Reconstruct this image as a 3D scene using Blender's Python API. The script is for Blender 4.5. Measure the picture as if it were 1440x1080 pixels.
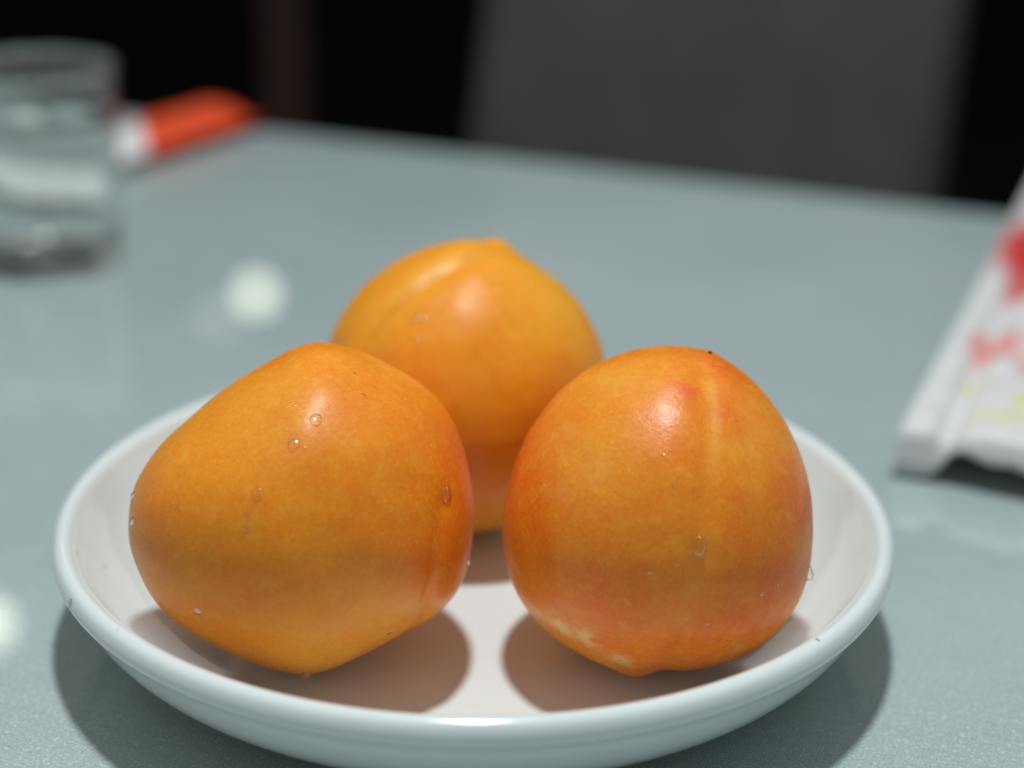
import bpy, bmesh, math, random
import numpy as np
from mathutils import Vector, Matrix, noise
from mathutils.bvhtree import BVHTree

for o in list(bpy.data.objects):
    bpy.data.objects.remove(o)
S = bpy.context.scene
COL = S.collection
random.seed(7)
rng = np.random.default_rng(7)

# ------------------------------------------------------------------ camera
PITCH, ROLL = math.radians(21.2726), math.radians(-0.983)
F_PX = 2400.0                                   # focal length in photo pixels (1440 wide)
CAM = np.array([0.00808, -0.366, 0.20193])      # table top is z = 0, plate centre x = y = 0
FW = np.array([0, math.cos(PITCH), -math.sin(PITCH)])
_r, _u = np.array([1.0, 0, 0]), np.array([0, math.sin(PITCH), math.cos(PITCH)])
RT = _r * math.cos(ROLL) - _u * math.sin(ROLL)
UP = _r * math.sin(ROLL) + _u * math.cos(ROLL)
cd = bpy.data.cameras.new('camera')
cam = bpy.data.objects.new('camera', cd)
COL.objects.link(cam)
m = Matrix.Identity(4)
for i in range(3):
    m[i][0], m[i][1], m[i][2], m[i][3] = RT[i], UP[i], -FW[i], CAM[i]
cam.matrix_world = m
cd.sensor_width = 36
cd.lens = 36 * F_PX / 1440
cd.clip_start, cd.clip_end = 0.01, 60
cd.dof.use_dof = True
cd.dof.focus_distance = 0.352
cd.dof.aperture_fstop = 4.9
S.camera = cam

# ------------------------------------------------------------------ light
W = bpy.data.worlds.new('World')
S.world = W
W.use_nodes = True
bg = W.node_tree.nodes['Background']
bg.inputs[0].default_value = (0.93, 1.0, 0.98, 1)
bg.inputs[1].default_value = 0.265               # dim, even light of the room

def lamp(kind, name, loc, energy, color, **kw):
    l = bpy.data.lights.new(name, kind)
    l.energy, l.color = energy, color
    for k, v in kw.items():
        setattr(l, k, v)
    o = bpy.data.objects.new(name, l)
    o.location = loc
    COL.objects.link(o)
    return o

# ceiling spot straight above the plate
lamp('AREA', 'ceiling_lamp', (0.0, 0.02, 1.5), 18.6, (0.92, 0.985, 1.0), shape='DISK', size=0.12)

S.view_settings.view_transform = 'Standard'
S.view_settings.look = 'None'
S.view_settings.gamma = 1
S.view_settings.exposure = 0
S.view_settings.use_curve_mapping = False
S.render.engine = 'CYCLES'
S.cycles.max_bounces = 14
S.cycles.transmission_bounces = 12
S.cycles.transparent_max_bounces = 16

# ------------------------------------------------------------------ helpers
def ray(px, py):
    return FW + RT * (px - 720) / F_PX + UP * (540 - py) / F_PX

def on_z(px, py, z=0.0):
    v = ray(px, py)
    return CAM + v * (z - CAM[2]) / v[2]

def on_plane(px, py, n, d):
    v = ray(px, py)
    return CAM + v * (d - CAM @ n) / (v @ n)

# distant lamps of the room, seen only as reflections in the glossy table top
def mirror_lamp(name, px, py, dist, energy, color, radius):
    p = on_z(px, py, 0.0)
    v = ray(px, py)
    v = v / np.linalg.norm(v)
    v[2] = -v[2]
    return lamp('POINT', name, tuple(p + v * dist), energy, color, shadow_soft_size=radius)
mirror_lamp('room_lamp', 360, 414, 2.6, 0.19, (1.0, 1.0, 0.80), 0.028)
mirror_lamp('room_lamp', 305, 447, 2.6, 0.032, (1.0, 0.97, 0.8), 0.026)
mirror_lamp('room_lamp', -14, 878, 1.5, 0.16, (1.0, 1.0, 0.80), 0.022)

def tag(o, label=None, cat=None, group=None, kind=None):
    for k, v in (('label', label), ('category', cat), ('group', group), ('kind', kind)):
        if v:
            o[k] = v
    return o

def link(name, me, mat=None, parent=None, smooth=True):
    o = bpy.data.objects.new(name, me)
    COL.objects.link(o)
    if mat:
        me.materials.append(mat)
    if smooth:
        me.polygons.foreach_set('use_smooth', [True] * len(me.polygons))
    o.parent = parent
    return o

def empty(name, loc=(0, 0, 0), rz=0.0):
    o = bpy.data.objects.new(name, None)
    o.empty_display_size = 0.02
    o.location = loc
    o.rotation_euler.z = rz
    COL.objects.link(o)
    return o

def mesh(name, v, f):
    me = bpy.data.meshes.new(name)
    me.from_pydata([tuple(map(float, a)) for a in v], [], f)
    me.update()
    return me

def lathe(name, prof, n=128, closed=True):
    v, f = [], []
    k = len(prof)
    for i in range(n):
        a = 2 * math.pi * i / n
        for r, z in prof:
            v.append((r * math.cos(a), r * math.sin(a), z))
    for i in range(n):
        for j in range(k if closed else k - 1):
            a, b = i * k + j, i * k + (j + 1) % k
            c, d = ((i + 1) % n) * k + (j + 1) % k, ((i + 1) % n) * k + j
            f.append((a, d, c, b))
    return mesh(name, v, f)

def spline(pts, n):
    """Catmull-Rom through 2-D points"""
    P = [np.array(p, float) for p in pts]
    P = [2 * P[0] - P[1]] + P + [2 * P[-1] - P[-2]]
    out = []
    for i in range(1, len(P) - 2):
        for t in np.linspace(0, 1, n, endpoint=False):
            a, b, c, d = P[i - 1:i + 3]
            out.append(0.5 * (2 * b + (c - a) * t + (2 * a - 5 * b + 4 * c - d) * t**2 + (3 * b - a - 3 * c + d) * t**3))
    out.append(P[-2])
    return [tuple(p) for p in out]

def box(name, lo, hi, bevel=0.0, seg=3):
    bm = bmesh.new()
    bmesh.ops.create_cube(bm, size=1)
    for v in bm.verts:
        for i in range(3):
            v.co[i] = lo[i] + (v.co[i] + 0.5) * (hi[i] - lo[i])
    if bevel:
        bmesh.ops.bevel(bm, geom=bm.edges[:], offset=bevel, segments=seg, affect='EDGES', profile=0.6)
    me = bpy.data.meshes.new(name)
    bm.to_mesh(me)
    bm.free()
    return me

class Mat:
    def __init__(s, name):
        s.m = bpy.data.materials.new(name)
        s.m.use_nodes = True
        s.t = s.m.node_tree
        s.n = s.t.nodes
        s.b = s.n['Principled BSDF']
    def set(s, **kw):
        for k, v in kw.items():
            k = k.replace('_', ' ')
            if hasattr(v, 'is_linked'):
                s.t.links.new(v, s.b.inputs[k])
            else:
                if isinstance(v, tuple) and len(v) == 3 and s.b.inputs[k].type == 'RGBA':
                    v = v + (1,)
                s.b.inputs[k].default_value = v
        return s
    def node(s, typ, ins=None, **props):
        n = s.n.new('ShaderNode' + typ)
        for k, v in props.items():
            setattr(n, k, v)
        for k, v in (ins or {}).items():
            if hasattr(v, 'is_linked'):
                s.t.links.new(v, n.inputs[k])
            else:
                if isinstance(v, tuple) and len(v) == 3 and n.inputs[k].type == 'RGBA':
                    v = v + (1,)
                n.inputs[k].default_value = v
        return n
    def obj(s):
        return s.node('TexCoord').outputs['Object']
    def noise(s, vec, scale, detail=4, rough=0.5, dist=0.0):
        return s.node('TexNoise', {'Vector': vec, 'Scale': scale, 'Detail': detail, 'Roughness': rough, 'Distortion': dist}).outputs['Fac']
    def mapr(s, x, a, b, c=0.0, d=1.0, smooth=False):
        n = s.node('MapRange', {'Value': x, 'From Min': a, 'From Max': b, 'To Min': c, 'To Max': d})
        if smooth:
            n.interpolation_type = 'SMOOTHSTEP'
        return n.outputs[0]
    def math(s, op, a, b=0.0, clamp=False):
        n = s.node('Math', {0: a, 1: b}, operation=op)
        n.use_clamp = clamp
        return n.outputs[0]
    def mix(s, fac, a, b, blend='MIX'):
        n = s.n.new('ShaderNodeMix')
        n.data_type = 'RGBA'
        n.blend_type = blend
        for i, v in ((0, fac), (6, a), (7, b)):
            if hasattr(v, 'is_linked'):
                s.t.links.new(v, n.inputs[i])
            else:
                if isinstance(v, tuple) and len(v) == 3:
                    v = v + (1,)
                n.inputs[i].default_value = v
        return n.outputs[2]
    def bump(s, h, strength, dist, normal=None):
        ins = {'Height': h, 'Strength': strength, 'Distance': dist}
        if normal is not None:
            ins['Normal'] = normal
        return s.node('Bump', ins).outputs[0]
    def attr(s, name):
        return s.node('Attribute', attribute_name=name).outputs['Fac']

# ------------------------------------------------------------------ materials
def mat_table():
    M = Mat('table_cloth_under_glass')
    c = M.obj()
    w1 = M.node('TexWave', {'Vector': c, 'Scale': 430.0, 'Distortion': 1.2, 'Detail': 1.0, 'Detail Scale': 3.0}, bands_direction='X').outputs['Fac']
    w2 = M.node('TexWave', {'Vector': c, 'Scale': 430.0, 'Distortion': 1.2, 'Detail': 1.0, 'Detail Scale': 3.0}, bands_direction='Y').outputs['Fac']
    weave = M.math('MULTIPLY', w1, w2)
    fine = M.noise(c, 1500, 2, 0.6)
    cloud = M.noise(c, 9, 3, 0.5)
    sv = M.node('Mapping', {'Vector': c, 'Scale': (60, 900, 1)}).outputs[0]
    streak = M.noise(sv, 1.0, 2, 0.5)
    base = M.mix(M.mapr(cloud, 0.3, 0.7), (0.365, 0.445, 0.455), (0.425, 0.490, 0.485))
    k = M.math('ADD', M.mapr(fine, 0.25, 0.75, 0.76, 1.20), M.mapr(weave, 0, 1, -0.05, 0.09))
    k = M.math('MULTIPLY', k, M.mapr(streak, 0.3, 0.7, 0.95, 1.05))
    base = M.mix(1.0, base, k, 'MULTIPLY')
    # sparkle of the threads, painted into the cloth colour as pale flecks
    gv = M.node('Mapping', {'Vector': c, 'Scale': (1000, 1700, 1)}).outputs[0]
    gl = M.mapr(M.noise(gv, 1.0, 1, 0.5), 0.60, 0.72)
    base = M.mix(M.math('MULTIPLY', gl, 0.5), base, (0.75, 0.80, 0.78))
    M.set(Base_Color=base, Roughness=0.6, Specular_IOR_Level=0.3, Coat_Weight=1.0, Coat_IOR=1.5,
          Normal=M.bump(M.math('ADD', fine, weave), 0.35, 0.0004))
    smear = M.noise(c, 22, 4, 0.6)
    M.set(Coat_Roughness=M.mapr(smear, 0.45, 0.8, 0.015, 0.07))
    return M.m

def mat_porcelain():
    M = Mat('white_porcelain')
    c = M.obj()
    n = M.noise(c, 30, 3, 0.5)
    base = M.mix(M.mapr(n, 0.3, 0.7), (0.765, 0.82, 0.82), (0.74, 0.80, 0.80))
    # few grey scuffs
    sc = M.mapr(M.noise(c, 210, 3, 0.7, 0.4), 0.745, 0.80, 0, 0.35)
    base = M.mix(sc, base, (0.42, 0.42, 0.40))
    M.set(Base_Color=base, Roughness=0.16, Specular_IOR_Level=0.5, Coat_Weight=0.6, Coat_Roughness=0.04,
          Subsurface_Weight=0.08, Subsurface_Radius=(1, 1, 1), Subsurface_Scale=0.001,
          Normal=M.bump(M.noise(c, 60, 2, 0.5), 0.06, 0.002))
    return M.m

def mat_peach(name, c1, c2, c3, gloss=0.22):
    M = Mat(name)
    c = M.obj()
    blush, pale, scar = M.attr('blush'), M.attr('pale'), M.attr('scar')
    big = M.noise(c, 38, 5, 0.55, 0.3)
    mid = M.noise(c, 140, 4, 0.6)
    fine = M.noise(c, 900, 2, 0.6)
    base = M.mix(M.mapr(big, 0.32, 0.68, 0, 1, True), c1, c2)
    bl = M.math('MULTIPLY', blush, M.mapr(mid, 0.3, 0.7, 0.65, 1.25))
    bl = M.math('ADD', bl, M.mapr(big, 0.56, 0.78, 0.0, 0.35), True)
    base = M.mix(bl, base, c3)
    pl = M.math('MULTIPLY', pale, M.mapr(mid, 0.3, 0.7, 0.6, 1.1), True)
    base = M.mix(pl, base, (0.86, 0.46, 0.05))
    # fine skin freckles, light and dark
    base = M.mix(M.mapr(fine, 0.56, 0.76, 0, 0.26), base, (0.90, 0.52, 0.13))
    base = M.mix(M.mapr(fine, 0.42, 0.26, 0, 0.22), base, (0.50, 0.14, 0.015))
    # blotchy mottling between golden and red
    mot = M.noise(c, 260, 5, 0.68, 0.5)
    base = M.mix(M.mapr(mot, 0.52, 0.70, 0, 0.42), base, (0.91, 0.43, 0.035))
    base = M.mix(M.math('MULTIPLY', M.mapr(mot, 0.47, 0.30, 0, 0.55), M.math('ADD', bl, 0.35), True), base, c3)
    grain = M.noise(c, 1900, 2, 0.7)
    base = M.mix(M.mapr(grain, 0.56, 0.72, 0, 0.30), base, (0.93, 0.55, 0.12))
    # dry tan scars
    sc = M.math('MULTIPLY', scar, M.mapr(M.noise(c, 330, 4, 0.75, 0.6), 0.40, 0.52), True)
    base = M.mix(M.math('MULTIPLY', sc, 0.9), base, (0.84, 0.52, 0.20))
    # tiny dark pores
    vor = M.node('TexVoronoi', {'Vector': c, 'Scale': 150.0, 'Randomness': 1.0}).outputs['Distance']
    keep = M.mapr(M.noise(c, 47, 1), 0.58, 0.66)
    pore = M.math('MULTIPLY', M.mapr(vor, 0.055, 0.035), keep, True)
    base = M.mix(M.math('MULTIPLY', pore, 0.7), base, (0.16, 0.05, 0.015))
    h = M.math('ADD', M.math('MULTIPLY', fine, 0.35), mid)
    h = M.math('ADD', h, M.math('MULTIPLY', grain, 0.18))
    nb = M.bump(h, 0.22, 0.0007)
    M.set(Base_Color=base, Roughness=M.mapr(mid, 0.3, 0.7, 0.36, 0.48), Specular_IOR_Level=0.28,
          Subsurface_Weight=0.45, Subsurface_Radius=(1.0, 0.40, 0.08), Subsurface_Scale=0.006,
          Coat_Weight=0.28, Coat_Roughness=M.mapr(fine, 0.3, 0.7, gloss - 0.06, gloss + 0.12), Coat_IOR=1.4, Normal=nb)
    cn = M.bump(M.math('ADD', fine, grain), 0.20, 0.0003)
    M.set(Coat_Normal=cn)
    return M.m

def mat_water():
    M = Mat('clear_water')
    M.n.remove(M.b)
    rf = M.node('BsdfRefraction', {'Color': (1, 1, 1), 'Roughness': 0.0, 'IOR': 1.33})
    tr = M.node('BsdfTransparent')
    gs = M.node('BsdfGlossy', {'Color': (1, 1, 1), 'Roughness': 0.11})
    m1 = M.node('MixShader', {'Fac': 0.42})
    M.t.links.new(tr.outputs[0], m1.inputs[1])
    M.t.links.new(rf.outputs[0], m1.inputs[2])
    m2 = M.node('MixShader', {'Fac': M.math('MINIMUM', M.node('Fresnel', {'IOR': 1.36}).outputs[0], 0.36)})
    M.t.links.new(m1.outputs[0], m2.inputs[1])
    M.t.links.new(gs.outputs[0], m2.inputs[2])
    M.t.links.new(m2.outputs[0], M.n['Material Output'].inputs['Surface'])
    return M.m

def mat_glass(name, ior, col=(1, 1, 1)):
    M = Mat(name)
    M.set(Base_Color=col, Roughness=0.0, IOR=ior, Transmission_Weight=1.0)
    return M.m

def mat_hazed_glass():
    """clear glass with a faint film of condensation"""
    M = Mat('hazed_glass')
    M.set(Base_Color=(0.97, 0.99, 0.985), Roughness=0.0, IOR=1.5, Transmission_Weight=1.0)
    df = M.node('BsdfDiffuse', {'Color': (0.8, 0.8, 0.8)})
    tl = M.node('BsdfTranslucent', {'Color': (0.8, 0.8, 0.8)})
    m1 = M.node('MixShader', {'Fac': 0.5})
    M.t.links.new(df.outputs[0], m1.inputs[1])
    M.t.links.new(tl.outputs[0], m1.inputs[2])
    n = M.noise(M.obj(), 60, 3)
    mx = M.node('MixShader', {'Fac': M.mapr(n, 0.3, 0.7, 0.03, 0.09)})  # thin diffuse white share stands in for the room reflected in the glass
    M.t.links.new(M.b.outputs[0], mx.inputs[1])
    M.t.links.new(m1.outputs[0], mx.inputs[2])
    M.t.links.new(mx.outputs[0], M.n['Material Output'].inputs['Surface'])
    return M.m

def mat_plain(name, col, rough=0.6, var=0.12, scale=40, spec=0.4):
    M = Mat(name)
    c = M.obj()
    n = M.noise(c, scale, 4, 0.6)
    a = tuple(x * (1 - var) for x in col)
    b = tuple(min(1, x * (1 + var)) for x in col)
    M.set(Base_Color=M.mix(M.mapr(n, 0.3, 0.7), a, b), Roughness=rough, Specular_IOR_Level=spec,
          Normal=M.bump(n, 0.15, 0.002))
    return M.m

TABLE, PORC, WATER = mat_table(), mat_porcelain(), mat_water()

# ------------------------------------------------------------------ setting: floor and wall of the dim room
EDIR = np.array([0.926, -0.3776, 0]) / np.linalg.norm([0.926, -0.3776])
NDIR = np.array([0.3776, 0.926, 0]) / np.linalg.norm([0.926, -0.3776])
RZ = math.atan2(EDIR[1], EDIR[0])
TE = 0.4295                                     # far table edge, along NDIR
DARK = mat_plain('black_wall_paint', (0.004, 0.004, 0.0045), 0.8, spec=0.1, scale=3)
FLOOR_Z = -0.75
o = link('floor', box('floor', (-4, -3, FLOOR_Z - 0.05), (4, 4.2, FLOOR_Z)), mat_plain('dark_floor_tile', (0.006, 0.006, 0.006), 0.7, spec=0.1), smooth=False)
tag(o, kind='structure')
o = link('wall', box('wall', (-4, 4.2, FLOOR_Z), (4, 4.3, 2.2)), DARK, smooth=False)
tag(o, kind='structure')

# table
tb = empty('dining_table', tuple(NDIR * 0.0) , RZ)
tb.location.z = FLOOR_Z
tag(tb, 'dining table with smooth blue grey cloth top under glass', 'table')
TZ = -FLOOR_Z
o = link('tabletop', box('tabletop', (-0.85, -0.52, TZ - 0.022), (0.75, TE, TZ), 0.004), TABLE, tb, smooth=False)
for sx in (-0.78, 0.68):
    for sy in (-0.45, TE - 0.07):
        link('leg', box('leg', (sx - 0.03, sy - 0.03, 0), (sx + 0.03, sy + 0.03, TZ - 0.0225), 0.004), mat_plain('table_leg_black', (0.02, 0.02, 0.02), 0.4), tb, smooth=False)

# chair across the table
CN = TE + 0.27
pL, pR = on_plane(745, 150, NDIR, CN), on_plane(1362, 150, NDIR, CN)
cw = float((pR - pL) @ EDIR)
pc = (pL + pR) / 2
ch = empty('dining_chair', (pc[0], pc[1], FLOOR_Z), RZ)
tag(ch, 'grey upholstered dining chair pushed in behind the table', 'chair')
CHM = mat_plain('grey_chair_fabric', (0.066, 0.064, 0.065), 0.85, 0.15, 25, 0.2)
CHW = mat_plain('dark_chair_wood', (0.02, 0.014, 0.012), 0.5)
bk = box('backrest', (-cw / 2, -0.035, 0), (cw / 2, 0.035, 0.56), 0.03, 5)
bo = link('backrest', bk, CHM, ch)
bo.location = (0, -0.02 - 0.14, 0.42)
bo.rotation_euler.x = math.radians(-15)
# the seat lies behind the backrest seen from the table's far side; the sitter faces the camera
so = link('seat', box('seat', (-cw / 2 + 0.01, -0.62, 0.40), (cw / 2 - 0.01, -0.2, 0.46), 0.02, 4), CHM, ch)
for sx in (-1, 1):
    for sy in (-0.58, -0.15):
        link('leg', box('leg', (sx * (cw / 2 - 0.04) - 0.018, sy - 0.018, 0), (sx * (cw / 2 - 0.04) + 0.018, sy + 0.018, 0.405), 0.003), CHW, ch, smooth=False)

# wooden post far behind
pp = on_plane(403, 100, np.array([0, 1.0, 0]), 2.2)
po = link('wooden_post', box('wooden_post', (-0.026, -0.026, FLOOR_Z), (0.026, 0.026, 2.1), 0.004), mat_plain('dark_red_wood', (0.06, 0.026, 0.022), 0.5, 0.3, 12), smooth=False)
po.location = (pp[0], pp[1], 0)
tag(po, 'dark reddish brown upright wooden post in the dim background', 'post')

# ------------------------------------------------------------------ plate
FLOOR_IN = 0.0058
inner = [(0.0, FLOOR_IN), (0.03, FLOOR_IN), (0.058, FLOOR_IN + 0.0002), (0.069, FLOOR_IN + 0.0022), (0.0785, 0.0125), (0.0860, 0.0193), (0.0908, 0.0262), (0.0922, 0.0285)]
lip = [(0.0936, 0.0298), (0.0952, 0.0301), (0.0967, 0.0292), (0.0975, 0.0272), (0.0973, 0.0254), (0.0962, 0.0240), (0.0949, 0.0232)]
outer = [(0.0943, 0.0220), (0.0923, 0.0172), (0.0880, 0.0120), (0.0812, 0.0070), (0.0728, 0.0038), (0.0645, 0.0026), (0.0600, 0.0020), (0.0592, 0.0006), (0.0580, 0.0), (0.0560, 0.0004), (0.0550, 0.0018), (0.0530, 0.0022), (0.0, 0.0022)]
PROF = spline(inner + lip + outer, 5)
PROF[0] = (0.00005, PROF[0][1])
PROF[-1] = (0.00005, PROF[-1][1])
pme = lathe('plate', PROF, 192, False)
plate = link('plate', pme, PORC)
tag(plate, 'shallow round white porcelain plate with thick rolled rim holding the peaches', 'plate')
_ir = np.array([p[0] for p in spline(inner, 8)])
_iz = np.array([p[1] for p in spline(inner, 8)])
def plate_z(r):
    return np.interp(r, _ir, _iz, right=0.03)

# ------------------------------------------------------------------ peaches
def ico(sub):
    bm = bmesh.new()
    bmesh.ops.create_icosphere(bm, subdivisions=sub, radius=1)
    v = np.array([x.co[:] for x in bm.verts])
    f = [tuple(x.index for x in q.verts) for q in bm.faces]
    bm.free()
    return v, f
ICO_V, ICO_F = ico(7)

def seg_dist(P, pts):
    """distance of points P to polyline pts, and signed side in the picture plane"""
    best = np.full(len(P), 1e9)
    side = np.zeros(len(P))
    par = np.zeros(len(P))
    n = len(pts) - 1
    for i in range(n):
        a, b = pts[i], pts[i + 1]
        ab = b - a
        t = np.clip(((P - a) @ ab) / (ab @ ab), 0, 1)
        q = a + t[:, None] * ab
        d = np.linalg.norm(P - q, axis=1)
        s = ab[0] * (P[:, 1] - a[1]) - ab[1] * (P[:, 0] - a[0])
        m = d < best
        best[m], side[m], par[m] = d[m], np.sign(s[m]), ((i + t) / n)[m]
    return best, side, par

class Peach:
    def __init__(s, outline, depth_ratio, harm, mat, seed, grooves=(), bumps=(), blush=(), pale=(), scar=(), streak=(), d0=0.374):
        o = np.array(outline, float)
        s.c = (o.min(0) + o.max(0)) / 2
        u, w = o[:, 0] - s.c[0], -(o[:, 1] - s.c[1])
        al, rr = np.arctan2(w, u), np.hypot(u, w)
        i = np.argsort(al)
        al, rr = al[i], rr[i]
        ga = np.linspace(-math.pi, math.pi, 720, endpoint=False)
        gr = np.interp(ga, np.r_[al - 2 * math.pi, al, al + 2 * math.pi], np.r_[rr, rr, rr])
        F = np.fft.rfft(gr)
        k = np.arange(len(F))
        s.F = F * np.exp(-(k / harm) ** 4)
        s.gr = np.fft.irfft(s.F, 720)
        s.ga = ga
        s.Rm = s.gr.mean() * depth_ratio
        s.streak = streak
        s.seed, s.grooves, s.bumps, s.bl, s.pl, s.sc, s.mat = seed, grooves, bumps, blush, pale, scar, mat
        # unit: photo pixels at the centre's depth; axes: right, up, towards camera
        s.local = s.shape()
        lo, hi = d0 - 0.06, d0 + 0.08
        for _ in range(40):
            mid = (lo + hi) / 2
            P = s.world(s.local, mid)
            gap = (P[:, 2] - plate_z(np.hypot(P[:, 0], P[:, 1]))).min()
            if gap > 0:
                lo = mid
            else:
                hi = mid
        s.t = lo - 0.0002
        s.P = s.world(s.local, s.t)
    def R(s, al):
        return np.interp(al, np.r_[s.ga, math.pi], np.r_[s.gr, s.gr[0]])
    def surf(s, px, py, front=1.0):
        u, w = px - s.c[0], -(py - s.c[1])
        R = float(s.R(math.atan2(w, u)))
        q = min(math.hypot(u, w) / R, 0.999)
        k = 1.0 if math.hypot(u, w) <= R else R / math.hypot(u, w)
        return np.array([u * k, w * k, front * s.Rm * math.sqrt(1 - q * q)])
    def shape(s):
        d = ICO_V
        al = np.arctan2(d[:, 1], d[:, 0])
        cb2, sb2 = d[:, 0] ** 2 + d[:, 1] ** 2, d[:, 2] ** 2
        r = 1 / np.sqrt(cb2 / s.R(al) ** 2 + sb2 / s.Rm ** 2)
        L = d * r[:, None]
        disp = np.zeros(len(L))
        sd = Vector((s.seed * 3.1, s.seed * 1.7, 0.3))
        nz = np.array([noise.noise(Vector(x) * 1.6 + sd) for x in d])
        nz2 = np.array([noise.noise(Vector(x) * 6.0 + sd) for x in d])
        disp += nz * 3.0 * (sb2 ** 0.5) + nz2 * 0.9
        s.groove_d = np.full(len(L), 1e9)
        s.groove_s = np.zeros(len(L))
        for pts, depth, width, lipr, lipl in s.grooves:
            P3 = []
            for p in pts:
                P3.append(s.surf(p[0], p[1], p[2] if len(p) > 2 else 1.0))
            dist, side, par = seg_dist(L, P3)
            fade = np.clip(par * 6, 0, 1) * np.clip((1 - par) * 6, 0, 1) * 0.9 + 0.1
            sgn = dist * side
            disp -= depth * np.exp(-(dist / width) ** 2) * fade
            disp += lipl * np.exp(-((sgn - 2.2 * width) / (1.8 * width)) ** 2) * fade
            disp += lipr * np.exp(-((sgn + 2.2 * width) / (1.8 * width)) ** 2) * fade
            m = dist < s.groove_d
            s.groove_d[m], s.groove_s[m] = dist[m], side[m]
        for px, py, front, amp, wid in s.bumps:
            dist = np.linalg.norm(L - s.surf(px, py, front), axis=1)
            disp += amp * np.exp(-(dist / wid) ** 2)
        L = L + d * disp[:, None]
        def field(spots):
            a = np.zeros(len(L))
            for px, py, rad, amt in spots:
                dist = np.linalg.norm(L - s.surf(px, py), axis=1)
                a = np.maximum(a, amt * np.exp(-(dist / rad) ** 2))
            return a
        s.a_blush, s.a_pale, s.a_scar = field(s.bl), field(s.pl), field(s.sc)
        for pts, wid, amt in s.streak:
            dist, _, par = seg_dist(L, [s.surf(*p) for p in pts])
            e = np.clip(par * 5, 0, 1) * np.clip((1 - par) * 5, 0.3, 1)
            s.a_pale = np.maximum(s.a_pale, amt * e * np.exp(-(dist / wid) ** 2))
        return L
    def world(s, L, t):
        v = ray(*s.c)
        c = CAM + v * t
        k = t / F_PX
        # axes square to the line of sight of this fruit
        z = -v / np.linalg.norm(v)
        x = np.cross(UP, z); x /= np.linalg.norm(x)
        y = np.cross(z, x)
        return c + k * (L[:, :1] * x + L[:, 1:2] * y + L[:, 2:] * z)
    def build(s, label):
        base = np.array([s.P[:, 0].mean(), s.P[:, 1].mean(), s.P[:, 2].min()])
        me = mesh('peach', s.P - base, ICO_F)
        for nme, a in (('blush', s.a_blush), ('pale', s.a_pale), ('scar', s.a_scar)):
            at = me.attributes.new(nme, 'FLOAT', 'POINT')
            at.data.foreach_set('value', a.astype(np.float32))
        o = link('peach', me, s.mat)
        o.location = tuple(base)
        tag(o, label, 'peach', 'peaches on the plate')
        s.bvh = BVHTree.FromPolygons([tuple(p) for p in s.P], ICO_F)
        s.obj = o
        return o

def from_crop(pts, sc, ox, oy):
    return [(ox + x * sc, oy + y * sc) for x, y in pts]

out_left = from_crop([(565, 42), (480, 75), (400, 120), (330, 165), (260, 220), (180, 290), (110, 360), (65, 430), (40, 500), (35, 590),
    (50, 670), (85, 750), (130, 815), (190, 865), (270, 915), (350, 955), (430, 987), (500, 1003), (545, 1007), (600, 998), (680, 965), (760, 925),
    (820, 895), (865, 872), (905, 850), (955, 810), (990, 760), (1012, 700), (1027, 600), (1028, 500), (1010, 390), (985, 310), (950, 240),
    (890, 175), (820, 130), (740, 90), (660, 57), (610, 43)], 0.4815, 170, 460)
out_right = from_crop([(540, 55), (460, 60), (400, 75), (280, 130), (180, 220), (100, 340), (52, 480), (35, 600), (55, 740), (100, 830), (170, 905),
    (260, 965), (350, 1008), (430, 1025), (490, 1022), (560, 1014), (650, 1005), (740, 975), (830, 915), (900, 830), (940, 730), (950, 620),
    (945, 480), (915, 370), (860, 260), (790, 170), (710, 103), (650, 75), (600, 60)], 0.4721, 690, 460)
out_rear = from_crop([(830, 95), (870, 118), (920, 158), (1030, 210), (1150, 300), (1230, 390), (1290, 480), (1330, 590), (1350, 680), (1352, 780),
    (1325, 930), (1255, 1090), (1150, 1230), (1000, 1360), (850, 1425), (700, 1440), (550, 1425), (400, 1370), (250, 1260), (150, 1120), (85, 960), (50, 800), (52, 660), (75, 560), (90, 530), (150, 410),
    (220, 320), (300, 245), (400, 185), (500, 140), (600, 107), (700, 98), (760, 92)], 0.3056, 440, 310)

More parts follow.
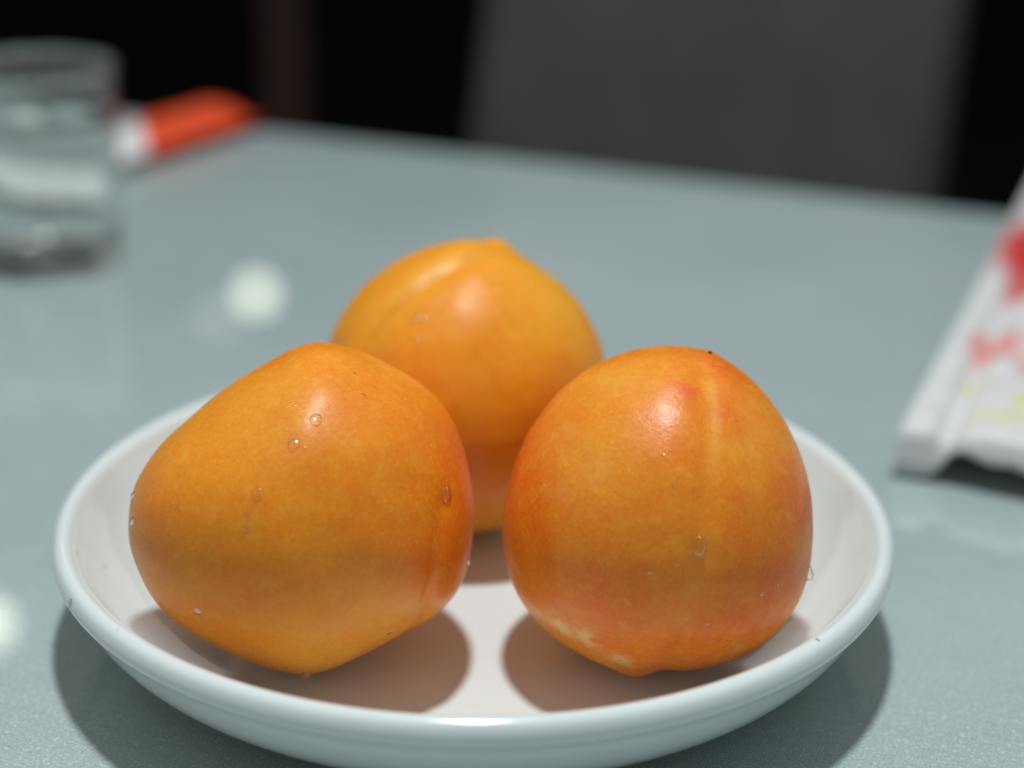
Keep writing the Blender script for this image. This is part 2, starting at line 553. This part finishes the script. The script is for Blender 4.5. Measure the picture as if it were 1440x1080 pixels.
P_LEFT = Peach(out_left, 1.0, 16, mat_peach('peach_skin_orange', (0.85, 0.235, 0.006), (0.90, 0.315, 0.010), (0.84, 0.13, 0.007), 0.27), 1.0,
    grooves=[([(624, 680), (618, 705), (606, 740), (597, 790), (591, 840), (579, 882), (560, 905, 0.0), (540, 880, -0.6)], 2.6, 16, 0.3, 0.8), ([(598, 780), (592, 835), (580, 880), (562, 904, 0.0), (545, 880, -0.6)], 4.0, 9, 0, 0)],
    bumps=[(430, 944, 0.35, 10, 8), (612, 712, 1, -2, 18)],
    blush=[(640, 640, 90, 0.75), (620, 780, 70, 0.55), (560, 590, 80, 0.3), (250, 720, 50, 0.15)],
    pale=[(390, 590, 70, 0.3), (440, 910, 90, 0.35), (500, 860, 60, 0.25)])
P_RIGHT = Peach(out_right, 1.0, 16, mat_peach('peach_skin_red', (0.85, 0.215, 0.008), (0.89, 0.305, 0.014), (0.83, 0.095, 0.011)), 2.0,
    grooves=[([(940, 500, 0.4), (972, 512), (986, 545), (991, 600), (989, 660), (983, 720), (976, 790), (966, 850), (952, 905), (930, 938), (925, 935, 0.0), (930, 900, -0.6)], 4.2, 17, 0.0, 1.2)],
    bumps=[(895, 938, 0.5, 5, 26), (936, 940, 0.3, -5, 13), (1000, 500, 0.4, 3, 14)],
    streak=[([(985, 522), (996, 560), (999, 605), (996, 650), (990, 700)], 12, 0.42), ([(990, 700), (983, 760), (974, 820), (962, 880), (945, 925)], 12, 0.16)],
    blush=[(728, 620, 85, 1.1), (760, 700, 60, 0.5), (1010, 520, 48, 0.75), (1015, 590, 34, 0.45), (850, 860, 90, 0.45), (1060, 850, 90, 0.5), (960, 900, 80, 0.5), (1110, 700, 60, 0.5), (965, 560, 22, 0.6)],
    pale=[(870, 540, 55, 0.45), (840, 640, 50, 0.35), (1040, 640, 45, 0.3)],
    scar=[(795, 876, 18, 1.2), (828, 888, 18, 1.3), (873, 918, 16, 1.2), (885, 928, 10, 0.8), (1032, 902, 9, 0.8), (845, 668, 22, 0.22), (800, 690, 20, 0.2), (805, 610, 12, 0.2)])
P_REAR = Peach(out_rear, 1.0, 9, mat_peach('peach_skin_yellow', (0.87, 0.295, 0.007), (0.91, 0.37, 0.014), (0.84, 0.17, 0.007), 0.34), 3.0,
    grooves=[([(705, 345, 0.2), (680, 352), (654, 374), (612, 396), (575, 426), (548, 456), (530, 482), (520, 510), (515, 545), (520, 600)], 5.5, 18, 1.5, 0), ([(697, 347, 0.6), (676, 354), (650, 376), (608, 398), (572, 428), (545, 458), (527, 484), (517, 512)], 3.2, 5.5, 0, 0)],
    bumps=[(702, 346, 0.2, 11, 22)],
    blush=[(680, 700, 110, 0.35), (560, 540, 50, 0.3), (790, 560, 60, 0.25)],
    streak=[([(690, 348), (645, 368), (600, 392), (560, 425), (530, 465), (510, 505)], 15, 0.6)],
    pale=[ (780, 430, 60, 0.35)], d0=0.43)
P_LEFT.build('plain orange peach lying with its pointed tip down on the plate')
P_RIGHT.build('reddish peach with pale seam down its face and tan scars underneath')
P_REAR.build('yellow peach with tip up and curved cleft behind the other two')
for p in (P_LEFT, P_RIGHT, P_REAR):
    print('PEACH', p.t, p.P.min(0).round(4), p.P.max(0).round(4))

# ------------------------------------------------------------------ water droplets
DROP = lathe('drop', [(max(0.0002, math.sin(a)), math.cos(a)) for a in np.linspace(0, math.pi, 15)], 24, False)
def droplet(peach, px, py, rad, flat=0.55, sag=1.0, where='', label=None, sink=0.0):
    """rad in photo pixels"""
    v = Vector(ray(px, py)).normalized()
    loc, nor, idx, dist = peach.bvh.ray_cast(Vector(CAM), v)
    if loc is None:
        q = Vector(CAM + ray(px, py) * peach.t)
        loc, nor, idx, dist = peach.bvh.find_nearest(q)
    r = rad * peach.t / F_PX
    down = Vector((0, 0, -1))
    tx = (down - nor * down.dot(nor)).normalized()
    ty = nor.cross(tx)
    me = DROP.copy()
    a = np.empty(len(me.vertices) * 3)
    me.vertices.foreach_get('co', a)
    a = a.reshape(-1, 3)
    a[:, 2] = np.where(a[:, 2] < 0, a[:, 2] * 0.35, a[:, 2]) * flat
    # hang: fuller on the lower side
    a[:, 0] *= sag
    a[:, 2] *= 1 + 0.28 * a[:, 0]
    wob = random.uniform(0, 6.28)
    ang = np.arctan2(a[:, 1], a[:, 0])
    a[:, :2] *= (1 + 0.07 * np.cos(2 * ang + wob) + 0.04 * np.cos(3 * ang - wob))[:, None]
    a *= r
    R = np.array([tx[:], ty[:], nor[:]])
    me.vertices.foreach_set('co', (a @ R).ravel())
    me.update()
    o = link('water_droplet', me, WATER)
    o.location = loc
    tag(o, label or f'clear water droplet clinging to {where}', 'water droplet', f'water droplets on {where}')
    return o
WL, WR, WB = 'the plain orange peach lying tip down', 'the reddish peach with pale seam', 'the yellow peach with tip up'
for px, py, r in [(444, 590, 8.5), (413, 626, 8), (429, 630, 2), (433, 655, 1.8), (363, 684, 3), (362, 695, 8), (348, 722, 4), (346, 743, 4),
                  (248, 711, 3.5), (324, 670, 2), (429, 780, 3), (278, 860, 6), (628, 695, 11), (548, 890, 5), (498, 525, 2.5), (511, 556, 3), (500, 549, 2), (415, 570, 2.5), (404, 592, 2.2), (424, 577, 1.8)]:
    droplet(P_LEFT, px, py, r, 0.24 if py > 840 else 0.36, random.uniform(1.0, 1.25), WL)
for px, py, r in [(189, 696, 5), (188, 733, 6)]:
    droplet(P_LEFT, px, py, r, 0.9, 1.1, WL, 'round clear water bead on the flank of the peach lying tip down')
droplet(P_LEFT, 658, 789, 5, 0.9, 1.1, WL, 'water bead beside the cleft of the peach lying tip down')
droplet(P_LEFT, 431, 945, 6, 1.0, 1.0, WL, 'water drop hanging from the tip of the orange peach')
droplet(P_RIGHT, 983, 768, 10, 0.6, 1.35, WR, 'large clear water drop lying in the seam of the reddish peach')
droplet(P_RIGHT, 1136, 806, 8, 1.0, 1.5, WR, 'long water drop hanging off the flank of the reddish peach')
for px, py, r in [(948, 682, 3.5), (951, 792, 4), (914, 803, 4), (1071, 835, 3), (1094, 822, 2), (1039, 727, 2), (1033, 751, 2.2), (995, 877, 3), (934, 640, 2)]:
    droplet(P_RIGHT, px, py, r, 0.45, 1.15, WR)
for px, py, r in [(585, 449, 6), (596, 448, 5), (659, 364, 5), (585, 478, 4)]:
    droplet(P_REAR, px, py, r, 0.5, 1.1, WB)


class _Plate:
    t = 0.37
_Plate.bvh = BVHTree.FromPolygons([v.co[:] for v in pme.vertices], [tuple(p.vertices) for p in pme.polygons])
for px, py, r in [(229, 876, 4), (148, 797, 4), (109, 778, 3), (1150, 900, 3)]:
    droplet(_Plate, px, py, r, 0.28, random.uniform(1.0, 1.6), 'the white plate', 'tiny clear water droplet sitting on the white plate')
droplet(_Plate, 99, 850, 7, 0.5, 1.3, 'the white plate', 'clear water drop hanging under the rim of the white plate')

# dried stem speck on the right peach
v = Vector(ray(998, 497)).normalized()
loc, nor, _, _ = P_RIGHT.bvh.ray_cast(Vector(CAM), v)
if loc is not None:
    bm = bmesh.new()
    bmesh.ops.create_icosphere(bm, subdivisions=2, radius=0.00045)
    for w in bm.verts:
        w.co = (w.co.x * 1.3, w.co.y * 0.8, w.co.z * 1.2 + 0.0001 * math.sin(w.co.x * 9000))
    me = bpy.data.meshes.new('stem_scar')
    bm.to_mesh(me); bm.free()
    o = link('stem_scar', me, mat_plain('dark_stem', (0.03, 0.015, 0.01), 0.8))
    o.parent = P_RIGHT.obj
    o.location = loc - P_RIGHT.obj.location
    
# ------------------------------------------------------------------ drinking glass
gl = empty('drinking_glass', (-0.1745, 0.2765, 0.0))
tag(gl, 'small clear straight sided glass tumbler of water on the table', 'glass')
GH, GR, GB = 0.0770, 0.0305, 0.0275
go = spline([(0.0003, 0.0016), (0.018, 0.0016), (0.0235, 0.0008), (0.0258, 0.0002), (GB, 0.0016), (GB + 0.0006, 0.006), (GB + 0.0012, 0.03), (GR, GH - 0.002), (GR - 0.0002, GH - 0.0004), (GR - 0.0009, GH)], 4)
gi = spline([(GR - 0.0016, GH - 0.0004), (GR - 0.0019, GH - 0.002), (GB - 0.0008, 0.03), (GB - 0.0020, 0.0125), (GB - 0.0055, 0.0085), (0.015, 0.0074), (0.0003, 0.0070)], 4)
go_ = link('glass_body', lathe('glass_body', go + gi, 96), mat_hazed_glass(), gl)
WLZ = 0.056
wr = np.interp(WLZ, [p[1] for p in gi[::-1]], [p[0] for p in gi[::-1]])
wp = [(max(0.0003, r - 0.00015), z + 0.00015) for r, z in gi if z < WLZ - 0.002][::-1]
wp = wp + [(wr - 0.00015, WLZ - 0.001), (wr - 0.0002, WLZ + 0.0006), (wr - 0.0012, WLZ), (0.0003, WLZ - 0.0001)]
link('water', lathe('water', wp, 96), mat_glass('drinking_water', 1.33, (0.985, 1, 0.995)), gl)

# ------------------------------------------------------------------ wrapped packets
def pillow(name, w, l, h, mat, parent, nx=60, ny=90, seed=0.0, edge=0.0022, crumple=0.0012):
    """a filled flat bag: top and bottom sheets meeting in a thin flat hem; wavy at both ends"""
    v, f = [], []
    for side in (1, -1):
        for j in range(ny + 1):
            for i in range(nx + 1):
                a, b = i / nx, j / ny
                x, y = a * w, b * l
                ex, ey = min(x, w - x), min(y, l - y)
                fx = min(1.0, max(0.0, (ex - 0.004) / 0.010)); fy = min(1.0, max(0.0, (ey - 0.002) / 0.014))
                fx, fy = fx * fx * (3 - 2 * fx), math.sin(fy * math.pi / 2)
                z = 0.5 * h * fx * fy
                n = noise.noise(Vector((x * 55 + seed, y * 45, seed))) + 0.5 * noise.noise(Vector((x * 150, y * 130 + seed, 3)))
                wav = 0.0022 * math.sin(x * 95 + seed) * (1 - fy)
                zz = h * 0.5 + 0.0008 + (z + (crumple * n * (fx * fy) ** 0.5 if side > 0 else 0)) * side + wav
                zz += side * 0.00025
                v.append((x, y + 0.0012 * math.sin(x * 70 + seed) * (1 - fy), max(0.0004, zz)))
    m = (nx + 1) * (ny + 1)
    for j in range(ny):
        for i in range(nx):
            a = j * (nx + 1) + i
            f.append((a, a + 1, a + nx + 2, a + nx + 1))
            f.append((m + a, m + a + nx + 1, m + a + nx + 2, m + a + 1))
    ring = [i for i in range(nx + 1)] + [(j + 1) * (nx + 1) + nx for j in range(ny)] + [ny * (nx + 1) + nx - 1 - i for i in range(nx)] + [(ny - 1 - j) * (nx + 1) for j in range(ny - 1)]
    for k in range(len(ring)):
        a, b = ring[k], ring[(k + 1) % len(ring)]
        f.append((b, a, m + a, m + b))
    return link(name, mesh(name, v, f), mat, parent)

def mat_red_packet(p0, p1):
    M = Mat('red_white_wrapper')
    c = M.obj()
    d = np.array(p1) - np.array(p0)
    nn = np.array([-d[1], d[0]]) / np.linalg.norm(d)
    if nn[1] < 0:
        nn = -nn
    k = float(nn @ np.array(p0))
    dot = M.node('VectorMath', {0: c, 1: (float(nn[0]), float(nn[1]), 0.0)}, operation='DOT_PRODUCT').outputs['Value']
    n = M.noise(c, 60, 3)
    f = M.mapr(M.math('ADD', dot, M.mapr(n, 0, 1, -0.003, 0.003)), k - 0.001, k + 0.001)
    base = M.mix(f, (0.80, 0.80, 0.79), (0.82, 0.070, 0.012))
    M.set(Base_Color=base, Roughness=0.35, Coat_Weight=0.3, Coat_Roughness=0.2)
    return M.m

def mat_print_packet(spots):
    M = Mat('printed_paper_wrapper')
    c = M.obj()
    base = None
    n = M.noise(c, 210, 4, 0.6)
    warp = M.node('VectorMath', {0: c, 1: M.node('Combine' + 'XYZ', {'X': M.mapr(n, 0, 1, -0.008, 0.008), 'Y': M.mapr(M.noise(c, 180, 3), 0, 1, -0.010, 0.010)}).outputs[0]}, operation='ADD').outputs[0]
    base = M.mix(M.mapr(n, 0.3, 0.7), (0.74, 0.72, 0.73), (0.66, 0.645, 0.65))
    for x, y, rx, ry, col, amt in spots:
        q = M.node('Mapping', {'Vector': warp, 'Location': (-x / rx, -y / ry, 0), 'Scale': (1 / rx, 1 / ry, 0)}).outputs[0]
        d = M.node('VectorMath', {0: q}, operation='LENGTH').outputs['Value']
        base = M.mix(M.mapr(d, 1.15, 0.45, 0, amt, True), base, col)
    M.set(Base_Color=base, Roughness=0.45, Coat_Weight=0.15, Coat_Roughness=0.25)
    return M.m

# red packet behind the glass
RA = math.atan2(0.5206 - 0.4021, -0.1198 + 0.1792) - math.pi / 2
RU = np.array([-0.1198 + 0.1792, 0.5206 - 0.4021]); RU /= np.linalg.norm(RU)
rp = empty('paper_packet', (-0.1792 - 0.062 * RU[0], 0.3990 - 0.062 * RU[1], 0.0), 0)
rp.rotation_euler.z = RA
tag(rp, 'flat glossy red packet with white end lying behind the glass', 'packet')
RW = 0.040
def to_local(e_loc, ang, p):
    q = np.array(p[:2]) - np.array(e_loc[:2])
    return (q[0] * math.cos(ang) + q[1] * math.sin(ang), -q[0] * math.sin(ang) + q[1] * math.cos(ang))
_b = [to_local(rp.location, RA, on_z(x, y, 0.012)) for x, y in ((182, 165), (236, 238))]
_b = [(x + RW, y) for x, y in _b]
rb = pillow('wrapper', RW, 0.190, 0.014, mat_red_packet(*_b), rp, 40, 60, 2.0)
rb.location.x = -RW

# printed packet at the side of the plate
PK0, PK1 = on_z(1261, 592, 0.017), on_z(1440, 268, 0.017)
PA = math.atan2(PK1[1] - PK0[1], PK1[0] - PK0[0]) - math.pi / 2
kp = empty('paper_packet', (PK0[0], PK0[1], 0.0), 0)
kp.rotation_euler.z = PA
tag(kp, 'white printed paper packet with red and lime marks beside the plate', 'packet')
def spot(px, py, rx, ry, col, amt):
    x, y = to_local(kp.location, PA, on_z(px, py, 0.016))
    return (float(x), float(y), rx, ry, col, amt)
RED, SALMON, LIME, OCHRE = (0.62, 0.03, 0.025), (0.78, 0.25, 0.22), (0.66, 0.68, 0.14), (0.62, 0.50, 0.10)
PRINT = mat_print_packet([
    spot(1462, 350, 0.020, 0.052, RED, 1.0), spot(1438, 402, 0.007, 0.022, RED, 0.9), spot(1396, 490, 0.009, 0.018, SALMON, 0.85), spot(1425, 476, 0.008, 0.010, SALMON, 0.5),
    spot(1384, 536, 0.007, 0.004, OCHRE, 0.95), spot(1362, 538, 0.004, 0.004, LIME, 0.7), spot(1385, 590, 0.007, 0.005, LIME, 0.5),
    spot(1444, 572, 0.005, 0.008, LIME, 0.7), spot(1428, 594, 0.005, 0.004, LIME, 0.5), spot(1480, 520, 0.012, 0.02, SALMON, 0.8), spot(1500, 600, 0.01, 0.01, LIME, 0.7)])

def paper_parcel(name, w, l, mat, parent):
    """folded paper parcel: sloping side walls, creased shoulders, soft top, open wavy front end"""
    xs = np.r_[np.linspace(0, 0.0012, 4), np.linspace(0.0018, 0.0100, 7), np.linspace(0.0110, w - 0.0110, 70), np.linspace(w - 0.0100, w - 0.0018, 7), np.linspace(w - 0.0012, w, 4)]
    ys = np.r_[np.linspace(0, 0.03, 16), np.linspace(0.034, l, 90)]
    nx, ny = len(xs), len(ys)
    v, f = [], []
    def low(x):
        e = min(x, w - x)
        k = min(1, max(0, (e - 0.0105) / 0.006))
        return 0.0028 + k * (0.0072 + 0.0011 * math.sin((x - 0.012) * 150) + 0.0008 * math.sin(x * 410))
    def top(x, y):
        e = min(x, w - x)
        if e < 0.0105:
            z = 0.0030 + 0.0140 * math.sin(min(1, e / 0.0016) * math.pi / 2)
        else:
            z = 0.0166 - 0.0040 * math.exp(-((e - 0.0140) / 0.0026) ** 2) + 0.0015 * math.sin(min(1, (e - 0.0105) / 0.03) * math.pi / 2)
        k = min(1, y / 0.03)
        z *= 0.92 + 0.08 * math.sin(k * math.pi / 2)
        n = noise.noise(Vector((x * 60, y * 40, 5))) + 0.6 * noise.noise(Vector((x * 160, y * 110, 1)))
        return z + 0.0015 * n * min(1, e / 0.01)
    # rows: wavy front hem, front face, top
    rows = []
    for fr in (0.0, 0.33, 0.66):
        rows.append([(x, -0.0020 * (1 - fr) + 0.0010 * math.sin(x * 120), max(0.0005, low(x) + fr * max(0.0002, top(x, 0) - low(x)))) for x in xs])
    for y in ys:
        rows.append([(x, y + 0.0010 * math.sin(x * 120) * max(0, 1 - y / 0.03), top(x, y)) for x in xs])
    rows.append([(x, l + 0.002, 0.0006) for x in xs])
    nt = len(rows)
    for r in rows:
        v += r
    # underside
    for r in rows:
        v += [(x, y + 0.0006, min(max(0.0010, z - 0.0012), max(0.0010, low(x) - 0.0006) if y < 0.05 else 0.0010)) for x, y, z in r]
    m = nt * nx
    for j in range(nt - 1):
        for i in range(nx - 1):
            a = j * nx + i
            f.append((a, a + 1, a + nx + 1, a + nx))
            f.append((m + a, m + a + nx, m + a + nx + 1, m + a + 1))
    ring = list(range(nx)) + [(j + 1) * nx + nx - 1 for j in range(nt - 1)] + [(nt - 1) * nx + nx - 2 - i for i in range(nx - 1)] + [(nt - 2 - j) * nx for j in range(nt - 2)]
    for k in range(len(ring)):
        a, b = ring[k], ring[(k + 1) % len(ring)]
        f.append((b, a, m + a, m + b))
    return link(name, mesh(name, v, f), mat, parent)
kb = paper_parcel('wrapper', 0.11, 0.335, PRINT, kp)

bpy.context.view_layer.update()
